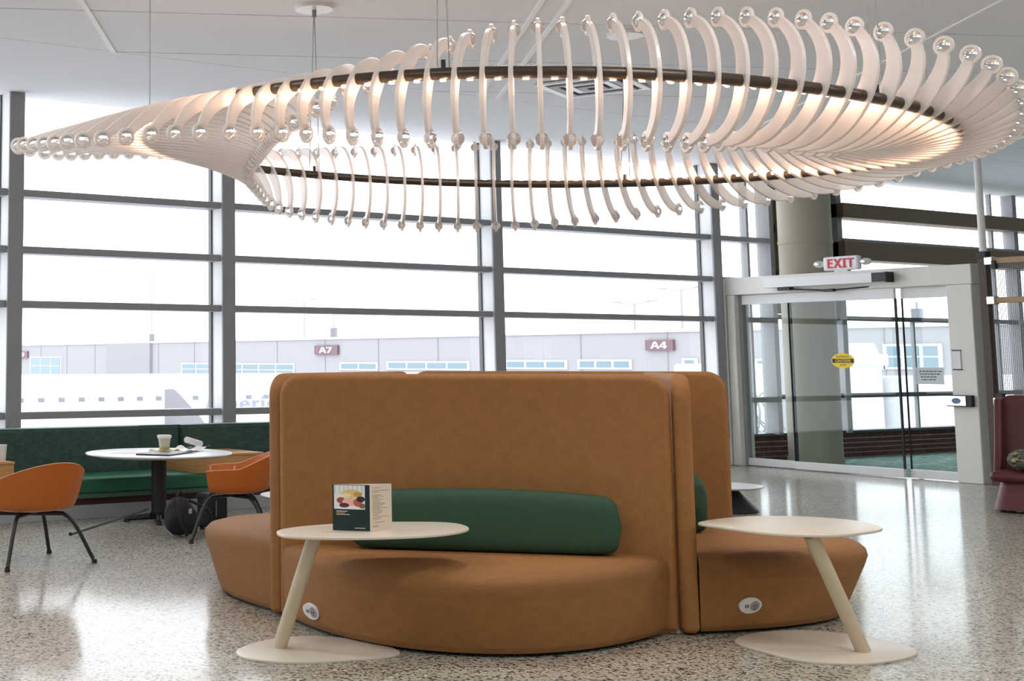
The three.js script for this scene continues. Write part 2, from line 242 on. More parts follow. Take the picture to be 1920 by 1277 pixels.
{ // caution sticker, note, wall label, push plate
  const cv = document.createElement('canvas'); cv.width = 340; cv.height = 200; const c = cv.getContext('2d');
  c.fillStyle = '#f2cf12'; c.fillRect(0, 0, 340, 200); c.fillStyle = '#1a1a1a'; c.textAlign = 'center'; c.font = 'bold 34px sans-serif'; c.fillText('AUTOMATIC', 170, 58); c.fillText('DOOR', 170, 168); c.fillRect(12, 74, 316, 54); c.fillStyle = '#f2cf12'; c.font = 'bold 50px sans-serif'; c.fillText('CAUTION', 170, 118);
  const tx = new THREE.CanvasTexture(cv); tx.colorSpace = THREE.SRGBColorSpace;
  const s = new THREE.Shape(); s.absellipse(0, 0, 0.17, 0.1, 0, Math.PI * 2); const g = extr(s, 0.003, 0, 1, 32), uv = g.attributes.uv, ps = g.attributes.position; for (let i = 0; i < uv.count; i++) uv.setXY(i, ps.getX(i) / 0.34 + 0.5, ps.getY(i) / 0.2 + 0.5);
  const st = mesh('caution_sticker', g, std(0xffffff, 0.5, { map: tx })); st.rotation.y = -Math.PI / 2; st.position.set(17.105, 1.49, -11.93); tag(st, 'yellow oval caution sticker on the middle door pane', 'sticker');
  const cn = document.createElement('canvas'); cn.width = 260; cn.height = 180; const q = cn.getContext('2d'); q.fillStyle = '#eceef0'; q.fillRect(0, 0, 260, 180); q.fillStyle = '#555'; for (let i = 0; i < 4; i++) for (let x = 40 + i * 6; x < 225 - i * 14;) { const w = 8 + rnd() * 22; q.fillRect(x, 36 + i * 30, w, 11); x += w + 7; }
  const tn = new THREE.CanvasTexture(cn); tn.colorSpace = THREE.SRGBColorSpace; const pg = new THREE.PlaneGeometry(0.38, 0.21); pg.rotateY(-Math.PI / 2);
  const note = mesh('paper_note', pg, phy(0xffffff, 0.95, { map: tn, transmission: 0.55, thickness: 0 })); note.position.set(17.175, 1.3, -10.78); tag(note, 'white paper notice taped to the right door pane', 'notice');
  const b = thing('push_button', 'square door push button box on the white right jamb', 'button', [17.05, 1.0, -10.3]);
  mesh('housing', rbx(-0.07, 0, -0.07, 0.07, -0.16, 0.16, 0.01), M.black, b); mesh('plate', rbx(-0.078, -0.07, -0.06, 0.06, -0.15, 0.09, 0.003), M.chrome, b); const sy = new THREE.CylinderGeometry(0.045, 0.045, 0.006, 20); sy.rotateZ(Math.PI / 2); sy.scale(1, 0.8, 1.2); sy.translate(-0.081, 0, -0.03); mesh('symbol', sy, std(lin(0.12, 0.2, 0.33), 0.4), b);
  const l = thing('jamb_label', 'narrow paper label strip on the white right jamb', 'label', [17.045, 1.5, -10.33]);
  mesh('strip', bx(-0.003, 0, -0.12, 0.12, -0.045, 0.045), M.paper, l); mesh('edge', [bx(-0.005, -0.003, 0.11, 0.125, -0.06, 0.06), bx(-0.005, -0.003, -0.125, -0.11, -0.06, 0.06)], std(lin(0.05, 0.06, 0.12), 0.5), l);
}
{ // EXIT sign with two lamp heads
  const t = thing('exit_sign', 'white exit sign with red letters and two emergency lamp heads', 'exit sign', [17.1, 2.68, -11.86]);
  mesh('housing', rbx(-0.05, 0.05, 0.015, 0.205, -0.26, 0.26, 0.03, 3), M.whitePlastic, t); mesh('foot', rbx(-0.04, 0.04, 0, 0.02, -0.1, 0.1, 0.004), M.whitePlastic, t);
  const g = text('EXIT', 0.125, 0.006); g.scale(1.12, 1, 1); g.rotateY(-Math.PI / 2); g.translate(-0.05, 0.11, 0.01); mesh('letters', g, M.red, t);
  for (const s of [-1, 1]) { const hd = mesh('lamp_head', [sph(0.075, 0, 0.115, s * 0.345, 0.75, 0.6, 1.05), bar(V3(0, 0.11, s * 0.25), V3(0, 0.11, s * 0.3), 0.02)], M.whitePlastic, t); mesh('lens', sph(0.06, -0.03, 0.115, s * 0.345, 0.5, 0.6, 1.05), M.chrome, hd); }
}
// screen partition right of the door, pole above it
{
  const t = thing('screen_partition', 'dark bronze framed wire mesh screen beside the door jamb', 'screen', [17.1, 0, -9.95]);
  mesh('post', rbx(-0.05, 0.05, 0, 2.75, -0.05, 0.05, 0.006), M.bronze, t); mesh('post', rbx(-0.04, 0.04, 0, 2.75, 2.25, 2.33, 0.006), M.bronze, t);
  for (const y of [2.7, 2.22, 1.0, 0.42]) { mesh('rail', rbx(-0.035, 0.035, y - 0.035, y + 0.035, 0.05, 2.25, 0.006), M.woodRail, t); mesh('coupler', rbx(-0.055, 0.055, y - 0.05, y + 0.05, 0.03, 0.13, 0.01), M.chrome, t); }
  mesh('bracket', [rbx(-0.06, 0.06, 2.74, 2.82, -0.06, 0.06, 0.008), rbx(-0.06, 0.0, 2.6, 2.7, 0.12, 0.17, 0.006), rbx(-0.06, 0.0, 1.02, 1.1, 0.06, 0.16, 0.006)], M.black, t);
  const wires = []; for (let z = 0.08; z < 2.24; z += 0.022) wires.push(bx(-0.0022, 0.0022, 0.46, 2.66, z - 0.0022, z + 0.0022)); for (let y = 0.47; y < 2.66; y += 0.022) wires.push(bx(-0.0022, 0.0022, y - 0.0022, y + 0.0022, 0.06, 2.25));
  const wm = mesh('wire_mesh', wires, M.alu, t); wm.userData.kind = 'stuff';
  tag(mesh('pole', [cyl(0.042, 0.042, CEIL - 2.82, 17.1, (CEIL + 2.82) / 2, -9.95), cyl(0.06, 0.06, 0.03, 17.1, CEIL - 0.015, -9.95)], M.whitePlastic), 'white round pole from the ceiling to the screen top', 'pole');
}

// ---------------------------------------------------------------- chandelier
{
  const FC = [[[6.4113, 0], [2.9102, 0], [-6.7634, 0]], [[-2.3048, -0.2945], [0.0771, 0.0978], [0.1245, -2.4711]], [[0.0151, 0.0441], [-0.0016, -0.0007], [0.0303, -0.0243]], [[0.0481, -0.0053], [-0.0029, -0.0004], [0.0329, 0.0165]]];
  const at = (s) => { const q = [0, 0, 0]; FC.forEach((c, k) => c.forEach(([re, im], d) => { const w = 2 * Math.PI * k * s; q[d] += re * Math.cos(w) - im * Math.sin(w); })); return V3(...q); };
  const KT = [[0, -.40, -.12], [11, -.33, -.06], [24, -.32, .03], [32, -.36, .12], [41, -.36, .2], [52, -.32, .26], [62, -.27, .28], [71, -.25, .29], [85, -.23, .33], [95, -.2, .36], [108, -.10, .37], [122, -.02, .36], [133, .13, .31], [144, .26, .24], [158, .32, .13], [172, .30, .06], [195, .36, .03], [216, .5, .02], [232, .59, -.03], [245, .57, -.08], [256, .5, -.12], [280, .39, -.19], [295, .32, -.25], [306, .26, -.29], [323, .2, -.33], [342, .15, -.35], [363, .08, -.34], [379, -.09, -.32], [389, -.27, -.30], [401, -.46, -.26], [418, -.6, -.21], [441, -.74, -.18], [455, -.79, -.14], [472, -.76, -.13], [489, -.64, -.13], [503, -.48, -.14]];
  const KB = [[0, .27, -.24], [7, .15, -.25], [18, .06, -.27], [32, .04, -.31], [47, 0, -.33], [71, -.08, -.32], [85, -.22, -.29], [95, -.34, -.26], [108, -.48, -.2], [127, -.50, -.17], [144, -.56, -.12], [158, -.63, -.07], [172, -.66, -.01], [195, -.63, .07], [216, -.54, .12], [232, -.43, .17], [245, -.31, .22], [264, -.18, .3], [280, -.11, .33], [297, -.05, .33], [314, .12, .33], [332, .36, .33], [350, .48, .3], [368, .42, .23], [385, .36, .16], [401, .42, .12], [418, .5, .05], [441, .67, -.07], [455, .84, -.1], [472, .71, -.17], [489, .58, -.22], [503, .38, -.23]];
  const key = (K, i) => { const n = K.length; let j = 0; while (j < n - 1 && K[j + 1][0] <= i) j++; const g = (q) => { const w = Math.floor(q / n), k = K[((q % n) + n) % n]; return [k[0] + 512 * w, k[1], k[2]]; };
    const p0 = g(j - 1), p1 = g(j), p2 = g(j + 1), p3 = g(j + 2), t = (i - p1[0]) / (p2[0] - p1[0]); return [1, 2].map((d) => { const m1 = (p2[d] - p0[d]) / (p2[0] - p0[0]) * (p2[0] - p1[0]), m2 = (p3[d] - p1[d]) / (p3[0] - p1[0]) * (p2[0] - p1[0]); return p1[d] * (2 * t ** 3 - 3 * t * t + 1) + m1 * (t ** 3 - 2 * t * t + t) + p2[d] * (-2 * t ** 3 + 3 * t * t) + m2 * (t ** 3 - t * t); }); };
  const ch = thing('chandelier', 'large oval hanging chandelier of twisting white ribs tipped with glass balls', 'chandelier');
  const N = 240, pts = []; for (let i = 0; i < N; i++) pts.push(at(i / N));
  mesh('ring_tube', tube(pts, 0.031, 360, 14, true), M.tubeMetal, ch);
  const cen = at(0).clone().multiplyScalar(0); for (let i = 0; i < N; i++) cen.addScaledVector(pts[i], 1 / N);
  const RIBS = 106, ball = new THREE.SphereGeometry(0.034, 20, 14), led = new THREE.CylinderGeometry(0.016, 0.016, 0.008, 14);
  for (let r = 0; r < RIBS; r++) {
    const s = r / RIBS, i = s * 512, p = at(s), tg = at(s + 0.001).sub(at(s - 0.001)); tg.y = 0; tg.normalize();
    let nn = V3(tg.z, 0, -tg.x); if (nn.dot(p.clone().sub(cen)) < 0) nn.negate();
    const T = V2(...key(KT, i)), B = V2(...key(KB, i)), d0 = T.clone().normalize().sub(B.clone().normalize()).normalize();
    const half = (tip, dir) => { const c = dir.clone().multiplyScalar(tip.length() * 0.62), o = []; for (let k = 0; k <= 14; k++) { const t = k / 14; o.push(c.clone().multiplyScalar(2 * t * (1 - t)).addScaledVector(tip, t * t)); } return o; };
    const hT = half(T, d0), hB = half(B, d0.clone().negate()), line = [...hT.slice().reverse(), ...hB.slice(1)], n = line.length, Lf = [], Rt = [];
    for (let k = 1; k < n - 1; k++) { const a = line[k - 1], b = line[k + 1], tt = b.clone().sub(a).normalize(), q = Math.abs(k - 14) / 14, w = 0.5 * (0.096 - 0.05 * Math.pow(q, 1.4)); Lf.push(V2(line[k].x - tt.y * w, line[k].y + tt.x * w)); Rt.push(V2(line[k].x + tt.y * w, line[k].y - tt.x * w)); }
    const gs = [extr(new THREE.Shape([...Lf, ...Rt.reverse()]), 0.023, 0.003, 1)];
    for (const tip of [T, B]) { const sh = new THREE.Shape(); sh.absarc(tip.x, tip.y, 0.052, 0, Math.PI * 2); const ho = new THREE.Path(); ho.absarc(tip.x, tip.y, 0.034, 0, Math.PI * 2, true); sh.holes.push(ho); gs.push(extr(sh, 0.02, 0.003, 1, 10)); }
    const g = join(gs); g.translate(0, 0, -0.01); const m4 = new THREE.Matrix4().makeBasis(nn, V3(0, 1, 0), nn.clone().cross(V3(0, 1, 0)));
    const rib = mesh('rib', g, M.acrylic, ch); rib.applyMatrix4(m4); rib.position.copy(p);
    for (const tip of [T, B]) { const b = mesh('glass_ball', ball, M.crystal, rib); b.position.set(tip.x, tip.y, 0); }
    {                                                               // a small warm lamp on the tube in every gap
      const q = at((r + 0.5) / RIBS), e = mesh('led_lamp', led, M.led, ch), bd = nn.clone().multiplyScalar(B.x).add(V3(0, B.y, 0)).normalize(); e.position.copy(q).addScaledVector(bd, 0.034); e.quaternion.setFromUnitVectors(V3(0, 1, 0), bd);
      const l = new THREE.PointLight(lin(1, 0.64, 0.44), 0.026, 0, 2); l.position.copy(q).addScaledVector(bd, 0.056); l.castShadow = true; l.shadow.radius = 0.8; l.name = 'led_light'; ch.add(l);
    }
  }
  for (const [s, spread, cx, cz] of [[368 / 512, 0.05, 6.52, -9.13], [284 / 512, 0.05, 9.44, -8.53], [46 / 512, 0.04], [124 / 512, 0.05], [470 / 512, 0], [140 / 512, 0]]) {
    const p = at(s), tp = V3(cx ?? p.x, CEIL, cz ?? p.z);
    mesh('cable', bar(p.clone().add(V3(-spread, 0.03, 0)), tp.clone(), 0.003, 0.003, 6), M.cable, ch); if (spread) mesh('cable', bar(p.clone().add(V3(spread, 0.03, 0)), tp.clone(), 0.003, 0.003, 6), M.cable, ch);
    mesh('cable_stud', cyl(0.012, 0.012, 0.05, p.x, p.y + 0.045, p.z, 10), M.black, ch);
    if (spread) { const c = mesh('ceiling_canopy', cyl(0.16, 0.155, 0.03, tp.x, CEIL - 0.016, tp.z, 32), M.whitePlastic, ch); mesh('hub', cyl(0.018, 0.018, 0.06, tp.x, CEIL - 0.06, tp.z, 12), M.cable, c); }
  }
}

// ---------------------------------------------------------------- sofa units
function sofa(label, groupName, A, ang, L, dk = 1, H = 1.42) {
  const t = thing('booth_sofa', label, 'sofa', A, ang, groupName);                // local x along the panel, z out of it
  const pg = extr(roundRect(L + 0.03, H - 0.012, 0.14, 0.03), 0.1, 0.038, 5, 10); pg.translate(0, 0.012, -0.1); mesh('back_panel', pg, M.brown, t);
  const prof = [[0.02, 0.835, 0.05], [0.05, 0.85, 0.03], [0.18, 0.905, 0.02], [0.30, 0.955, 0.012], [0.35, 0.972, 0.012], [0.385, 0.965, 0.018], [0.412, 0.935, 0.04], [0.425, 0.88, 0.08], [0.43, 0.8, 0.13], [0.432, 0.5, 0.3], [0.433, 0.02, 0.6]];
  const out = (u, d) => d * Math.pow(Math.max(0, 1 - Math.pow(Math.abs(u), 2.15)), 0.92);
  const sg = grid((a, b) => { const k = b * (prof.length - 1), i = Math.min(prof.length - 2, Math.floor(k)), f = k - i, y = prof[i][0] * (1 - f) + prof[i + 1][0] * f, d = prof[i][1] * (1 - f) + prof[i + 1][1] * f, ins = prof[i][2] * (1 - f) + prof[i + 1][2] * f; const u = -Math.cos(a * Math.PI); return V3(L / 2 + u * (L / 2 - ins), y, Math.max(0.004, out(u, d * dk))); }, 72, (prof.length - 1) * 2, [3, 1.5]);
  mesh('seat', sg, M.brown, t);
  mesh('plinth', grid((a, b) => { const u = -Math.cos(a * Math.PI); return V3(L / 2 + u * (L / 2 - 0.1), b * 0.03, out(u, 0.76 * dk)); }, 40, 1), M.black, t);
  return t;
}
function bolster(label, A, ang, x0, x1, y = 0.432) {
  const t = thing('bolster_cushion', label, 'cushion', [A[0], y, A[2]], ang, 'green back cushions'); const W = x1 - x0, H = 0.35, D = 0.17;
  const g = grid((a, b) => { const th = b * Math.PI * 2, c = Math.cos(th), s = Math.sin(th), ex = (v, p) => Math.sign(v) * Math.pow(Math.abs(v), p), u = 2 * a - 1, end = Math.pow(Math.max(0, 1 - Math.pow(Math.abs(u), 22)), 0.42); return V3(x0 + W * a, H / 2 * (1 - 0.1 * u * u) * (1 + ex(s, 0.5) * end * 0.98) + 0.002, 0.02 + D / 2 + ex(c, 0.55) * D / 2 * (0.35 + 0.65 * end) * 0.98); }, 60, 32, [3, 1]);
  mesh('cushion', g, M.green, t);
  return t;
}
const A1 = [4.71, 0, -7.0], ang1 = -Math.atan2(1.5, 1.58), A2 = [6.39, 0, -5.4], ang2 = Math.atan2(0.725, 0.688);
const sofaFront = sofa('tan fabric booth sofa facing the camera with green cushion', 'booth sofas', A1, ang1, 2.18);
const sofaRight = sofa('tan fabric booth sofa turned right with oval power outlet', 'booth sofas', A2, ang2, 2.1, 1.1);
sofa('tan fabric booth sofa turned left at the orange chair', 'booth sofas', [6.51, 0, -8.09], Math.atan2(-0.469, -0.883), 2.0, 0.97);
sofa('tan fabric booth sofa at the rear showing only its high back', 'booth sofas', [8.31, 0, -6.72], Math.atan2(0.688, -0.725), 2.18);
bolster('long dark green bolster on the front sofa seat', A1, ang1, 0.42, 1.92);
bolster('dark green bolster on the right hand sofa seat', A2, ang2, 1.02, 1.9);
function outlet(label, p, yaw, tilt, owner) {
  const t = new THREE.Group(); t.name = 'power_outlet'; t.position.set(...p); t.rotation.y = yaw; t.userData.label = label; scene.add(t); const e = (r, h, z) => { const g = new THREE.CylinderGeometry(r, r, h, 32); g.rotateX(Math.PI / 2); g.scale(1.55, 1, 1); g.translate(0, 0, z); return g; };
  t.rotation.order = 'YXZ'; t.rotation.x = tilt;
  mesh('plate', e(0.046, 0.014, 0), M.whitePlastic, t); const so = new THREE.CylinderGeometry(0.03, 0.03, 0.004, 24); so.rotateX(Math.PI / 2); so.translate(0.026, 0, 0.008); mesh('socket', so, std(lin(0.35, 0.33, 0.36), 0.5), t);
  mesh('slot', [bx(0.016, 0.019, -0.006, 0.008, 0.009, 0.012), bx(0.033, 0.036, -0.006, 0.008, 0.009, 0.012), bx(0.023, 0.029, -0.018, -0.012, 0.009, 0.012), bx(-0.036, -0.03, -0.01, 0.01, 0.006, 0.009), bx(-0.022, -0.016, -0.01, 0.01, 0.006, 0.009)], M.black, t); owner.updateMatrixWorld(true); t.updateMatrixWorld(true); owner.attach(t); return t;
}

// ---------------------------------------------------------------- side tables
function pebble(list, y, h, bevel) { const c = new THREE.CatmullRomCurve3(list.map(([x, z]) => V3(x, 0, z)), true, 'centripetal').getPoints(72); const s = new THREE.Shape(c.slice(0, -1).map((p) => V2(p.x, -p.z))); const g = extr(s, h, bevel, 2); g.rotateX(-Math.PI / 2); g.translate(0, y, 0); return toCreasedNormals(g, 0.6); }
function sideTable(label, top, base, lt, lb, h = 0.62) {
  const c = [lb[0], 0, lb[1]], off = (l) => l.map(([x, z]) => [x - c[0], z - c[2]]), t = thing('side_table', label, 'side table', c, 0, 'cream slanted side tables');
  mesh('table_top', pebble(off(top), h - 0.014, 0.014, 0.005), M.table, t); mesh('base_plate', pebble(off(base), 0, 0.012, 0.003), M.table, t);
  mesh('leg', bar(V3(0, 0.011, 0), V3(lt[0] - c[0], h - 0.013, lt[1] - c[2]), 0.037, 0.037, 24), M.leg, t); return t;
}
sideTable('cream pebble shaped side table in front of the sofa holding a menu card', [[4.15, -6.19], [4.38, -6.29], [4.82, -6.25], [5.17, -6.02], [5.08, -5.77], [4.76, -5.65], [4.3, -5.77], [4.07, -5.98]], [[3.97, -6.31], [4.15, -6.43], [4.38, -6.49], [4.57, -6.41], [4.72, -6.13], [4.66, -5.84], [4.33, -5.85], [4.04, -5.96], [3.92, -6.14]], [4.25, -6.0], [4.21, -6.27]);
sideTable('empty cream pebble shaped side table at the right sofa seat', [[6.33, -5.34], [6.83, -5.42], [7.09, -5.27], [7.18, -5.0], [6.98, -4.69], [6.63, -4.62], [6.43, -4.66], [6.28, -4.83], [6.29, -5.18]], [[6.40, -5.19], [6.7, -5.29], [6.98, -5.22], [7.12, -4.99], [7.11, -4.71], [7.0, -4.55], [6.81, -4.485], [6.46, -4.52], [6.29, -4.71], [6.31, -4.96]], [6.46, -4.74], [6.75, -4.68]);
outlet('white power outlet on the right sofa seat front', [6.694, 0.154, -5.316], -0.2455, 0.35, sofaRight);
outlet('white power outlet behind the left side table leg', [4.622, 0.115, -6.562], -1.55, 0.3, sofaFront);

// folded menu card on the left table
{
  const cv = document.createElement('canvas'); cv.width = 300; cv.height = 480; const c = cv.getContext('2d');
  c.fillStyle = '#0c2a2c'; c.fillRect(0, 0, 300, 480); c.fillStyle = '#e9e6ea'; c.fillRect(12, 6, 250, 250);
  const bl = (x, y, r, col, k = 1) => { c.fillStyle = col; c.beginPath(); c.ellipse(x, y, r, r * k, 0, 0, 7); c.fill(); };
  c.fillStyle = '#c9d3dc'; for (let i = 0; i < 7; i++) c.fillRect(14 + i * 36, 8, 14, 90); bl(150, 95, 80, '#e2c489', 0.6); bl(110, 110, 40, '#f0dcae', 0.6); bl(205, 100, 36, '#cf9a4a', 0.7); bl(70, 165, 36, '#9c5140', 0.9); bl(140, 180, 60, '#e8bcae', 0.7); bl(205, 185, 36, '#c25f52', 1.2); bl(228, 150, 34, '#33262c', 0.9); bl(95, 215, 40, '#5d2c30', 0.6); bl(240, 220, 26, '#7d6a4c', 1);
  c.fillStyle = '#d9d3c6'; c.fillRect(30, 274, 90, 9); c.fillStyle = '#c98b46'; c.fillRect(30, 292, 70, 8); c.fillStyle = '#d9d3c6'; c.fillRect(30, 308, 110, 7); c.fillRect(178, 446, 84, 8);
  const t1 = new THREE.CanvasTexture(cv); t1.colorSpace = THREE.SRGBColorSpace;
  const cw = document.createElement('canvas'); cw.width = 300; cw.height = 480; const q = cw.getContext('2d'); q.fillStyle = '#d9cdbb'; q.fillRect(0, 0, 300, 480); for (let y = 30; y < 450; y += 15) { if (rnd() < 0.12) continue; q.fillStyle = rnd() < 0.15 ? '#a5793f' : '#77695d'; q.fillRect(34, y, 60 + rnd() * 170, 5); }
  const t2 = new THREE.CanvasTexture(cw); t2.colorSpace = THREE.SRGBColorSpace;
  const t = thing('menu_card', 'folded menu card standing on the left side table', 'menu card', [0, 0.62, 0]); const h = 0.235;
  const face = (a, b, tx, nm, bow) => { const g = grid((u, v) => { const x = a[0] + (b[0] - a[0]) * u, z = a[1] + (b[1] - a[1]) * u, k = Math.sin(u * Math.PI) * bow, L = Math.hypot(b[0] - a[0], b[1] - a[1]); return V3(x - (b[1] - a[1]) / L * k, v * h, z + (b[0] - a[0]) / L * k); }, 12, 1); mesh(nm, g, tx ? std(0xffffff, 0.45, { map: tx }) : M.paper, t); };
  const a = [4.41, -6.06], b = [4.545, -5.92], c3 = [4.70, -5.935];
  face(a, b, t1, 'front_page', 0.006); face(b, c3, t2, 'side_page', 0.004); face(c3, a, null, 'rear_page', 0);
}

// ---------------------------------------------------------------- banquette, round table, chairs
{
  const t = thing('banquette', 'long green banquette bench along the windows', 'bench', [2, 0, -12.2]), L = 9.4;
  mesh('plinth', rbx(0, L, 0, 0.13, -0.72, -0.02, 0.004), std(lin(0.33, 0.36, 0.38), 0.45), t); mesh('kick_panel', bx(0.01, L - 0.01, 0.13, 0.19, -0.7, -0.05), std(lin(0.05, 0.012, 0.012), 0.6), t); mesh('seat_frame', rbx(0, L, 0.19, 0.235, -0.72, -0.01, 0.005), std(lin(0.07, 0.15, 0.12), 0.6), t);
  for (const [a, b] of [[0, 3.24], [3.25, 5.6], [5.61, L]]) mesh('seat', rbx(a, b, 0.235, 0.375, -0.72, 0, 0.03, 4), M.banqGreen, t);
  for (const [a, b, z] of [[0, 2.98, 0], [2.99, 4.97, 0], [4.98, 5.48, -0.07], [5.49, L, 0]]) { mesh('backrest', rbx(a, b, 0.3, 0.815, -0.94, -0.72 + z, 0.03, 4), M.banqBack, t); mesh('top_piping', rbx(a, b, 0.81, 0.824, -0.94, -0.73 + z, 0.006), M.piping, t); }
}
function woodBox(label, xa, xb) { const t = thing('wooden_console', label, 'end table', [xa, 0.375, -12.9], 0, 'wooden consoles on the banquette'), L = xb - xa; mesh('body', rbx(0, L, 0, 0.165, 0, 0.69, 0.004), M.wood, t); mesh('top', rbx(-0.004, L + 0.004, 0.165, 0.187, -0.004, 0.7, 0.004), M.wood, t); }
woodBox('wooden console on the banquette right of the round table', 7.23, 8.02); woodBox('wooden console on the banquette at the left edge', 4.58, 5.26);
{ const w = mesh('paper_cup', new THREE.LatheGeometry([V2(0, 0), V2(0.05, 0), V2(0.062, 0.15), V2(0.064, 0.152), V2(0.058, 0.15), V2(0.047, 0.01), V2(0, 0.01)], 24), M.paper); w.position.set(5.17, 0.562, -12.33); tag(w, 'white cup on the wooden box at the left edge', 'cup'); }
{
  const t = thing('round_table', 'white round cafe table on a black pedestal by the banquette', 'table', [6.5, 0, -11.68]);
  mesh('table_top', new THREE.LatheGeometry([V2(0, 0.605), V2(0.6, 0.605), V2(0.685, 0.622), V2(0.69, 0.63), V2(0.685, 0.638), V2(0, 0.638)], 64), M.whiteTop, t);
  mesh('column', new THREE.LatheGeometry([V2(0, 0.6), V2(0.09, 0.6), V2(0.072, 0.57), V2(0.07, 0.1), V2(0.1, 0.05), V2(0, 0.05)], 28), M.black, t);
  for (let k = 0; k < 4; k++) { const a = k * Math.PI / 2 + 0.5; mesh('foot', [bar(V3(0, 0.06, 0), V3(0.3 * Math.cos(a), 0.03, 0.3 * Math.sin(a)), 0.035, 0.022), cyl(0.025, 0.03, 0.03, 0.3 * Math.cos(a), 0.015, 0.3 * Math.sin(a), 14)], M.black, t); }
  const y = 0.638, cup = thing('drinking_cup', 'clear plastic cup half full on the round table', 'cup', [6.66, y + 0.012, -11.86]);
  mesh('body', new THREE.LatheGeometry([V2(0, 0), V2(0.045, 0), V2(0.048, 0.05), V2(0.063, 0.13), V2(0.066, 0.13), V2(0.051, 0.05), V2(0.047, 0.004), V2(0, 0.004)], 28), std(lin(0.62, 0.64, 0.6), 0.2, { transparent: true, opacity: 0.85 }), cup); mesh('lid_band', new THREE.LatheGeometry([V2(0.06, 0.105), V2(0.068, 0.11), V2(0.07, 0.135), V2(0.06, 0.137), V2(0, 0.137)], 28), M.paper, cup);
  const na = mesh('yellow_napkin', grid((u, v) => V3(-0.13 + 0.26 * u + 0.03 * v, 0.002 + 0.018 * Math.abs(Math.sin(u * 9 + v * 4)) * Math.abs(Math.sin(v * 6 + u)), -0.08 + 0.16 * v), 24, 16), M.yellow); na.position.set(6.62, y, -11.8); tag(na, 'crumpled yellow napkin under the plastic cup', 'napkin');
  const tr = mesh('dark_tray', rbx(-0.25, 0.25, 0, 0.014, -0.17, 0.17, 0.005), M.darkPaper); tr.position.set(6.43, y, -11.45); tr.rotation.y = 0.6; tag(tr, 'flat dark tablet at the front of the round table', 'tablet');
  const pa = mesh('newspaper', grid((u, v) => V3(-0.16 + 0.32 * u, 0.004 + 0.03 * Math.pow(Math.abs(Math.sin(u * 3.1 + v * 2.2)), 2) + 0.012 * Math.sin(v * 9 + u * 5), -0.12 + 0.24 * v), 20, 14), M.paper); pa.position.set(6.86, y + 0.012, -11.68); pa.rotation.y = 0.5; tag(pa, 'rumpled white paper beside the plastic cup', 'paper');
  const ro = mesh('rolled_paper', [bar(V3(-0.14, 0.085, 0), V3(0.13, 0.032, 0.02), 0.03, 0.03, 18)], M.paper); ro.position.set(7.0, y + 0.014, -11.9); ro.rotation.y = 0.6; tag(ro, 'rolled white paper at the right of the round table', 'paper');
  const sh = mesh('paper_sheet', rbx(-0.14, 0.14, 0, 0.003, -0.1, 0.1, 0.001, 1), M.paper); sh.position.set(6.2, y, -11.75); sh.rotation.y = 0.5; tag(sh, 'flat white paper sheet on the left of the round table', 'paper');
}
function chair(label, p, turn) {                                     // sitter faces local -z
  const t = thing('shell_armchair', label, 'chair', p, turn, 'orange shell armchairs');
  const F = 2.15, rim = (f) => { const k = Math.abs(f) / F; return 0.60 + 0.155 * Math.pow(Math.max(0, Math.cos(Math.min(1, k * 1.55) * Math.PI / 2)), 1.1) - 0.02 * Math.pow(k, 6); };
  const srf = (ofs) => (u, v) => { const f = (2 * u - 1) * F, top = rim(f), rr = 0.372 + ofs, s = Math.min(1, v / 0.42), w = Math.max(0, (v - 0.42) / 0.58), rb = 0.32 * Math.sin(s * Math.PI / 2) + ofs * s, rad = rb + (rr - 0.32 - ofs + 0.015 * Math.cos(f)) * Math.pow(w, 0.7), y = 0.375 - ofs * (1 - s) + 0.05 * (1 - Math.cos(s * Math.PI / 2)) + (top - 0.425) * w; return V3(Math.sin(f) * rad * 1.06, y, Math.cos(f) * rad * (1 + 0.16 * w * Math.max(0, Math.cos(f)))); };
  const inn = grid(srf(-0.012), 64, 24), ext = grid(srf(0), 64, 24); mesh('shell', [inn, ext, ...[0, 1].map((e) => grid((u, v) => srf(u ? 0 : -0.012)(e, v), 1, 24))], M.orange, t);
  mesh('rim', grid((u, v) => { const a = srf(-0.012)(u, 1), b = srf(0)(u, 1); const q = a.lerp(b, v); q.y += 0.003 * Math.sin(v * Math.PI); return q; }, 64, 4), M.rim, t);
  mesh('under_frame', [bar(V3(-0.2, 0.36, -0.16), V3(0.2, 0.36, 0.16), 0.016), bar(V3(0.2, 0.36, -0.16), V3(-0.2, 0.36, 0.16), 0.016), cyl(0.08, 0.05, 0.03, 0, 0.37, 0)], M.black, t);
  for (const [a, b] of [[-1, -1], [1, -1], [-1, 1], [1, 1]]) mesh('leg', [tube([V3(a * 0.12, 0.365, b * 0.1), V3(a * 0.2, 0.355, b * 0.16), V3(a * 0.25, 0.3, b * 0.21), V3(a * 0.365, 0.03, b * 0.315)], 0.015, 20, 10), cyl(0.019, 0.022, 0.03, a * 0.37, 0.015, b * 0.32, 12)], M.black, t);
}
chair('orange shell armchair cropped by the left edge', [4.37, 0, -9.84], 0.12);
chair('orange shell armchair half hidden behind the sofa', [6.43, 0, -10.3], 1.0);
tag(mesh('black_rod', [bar(V3(4.66, 0.2, -9.74), V3(6.28, 0.14, -11.5), 0.014, 0.01, 10)], M.black), 'thin black rod leaning from the left chair leg toward the table foot', 'rod');
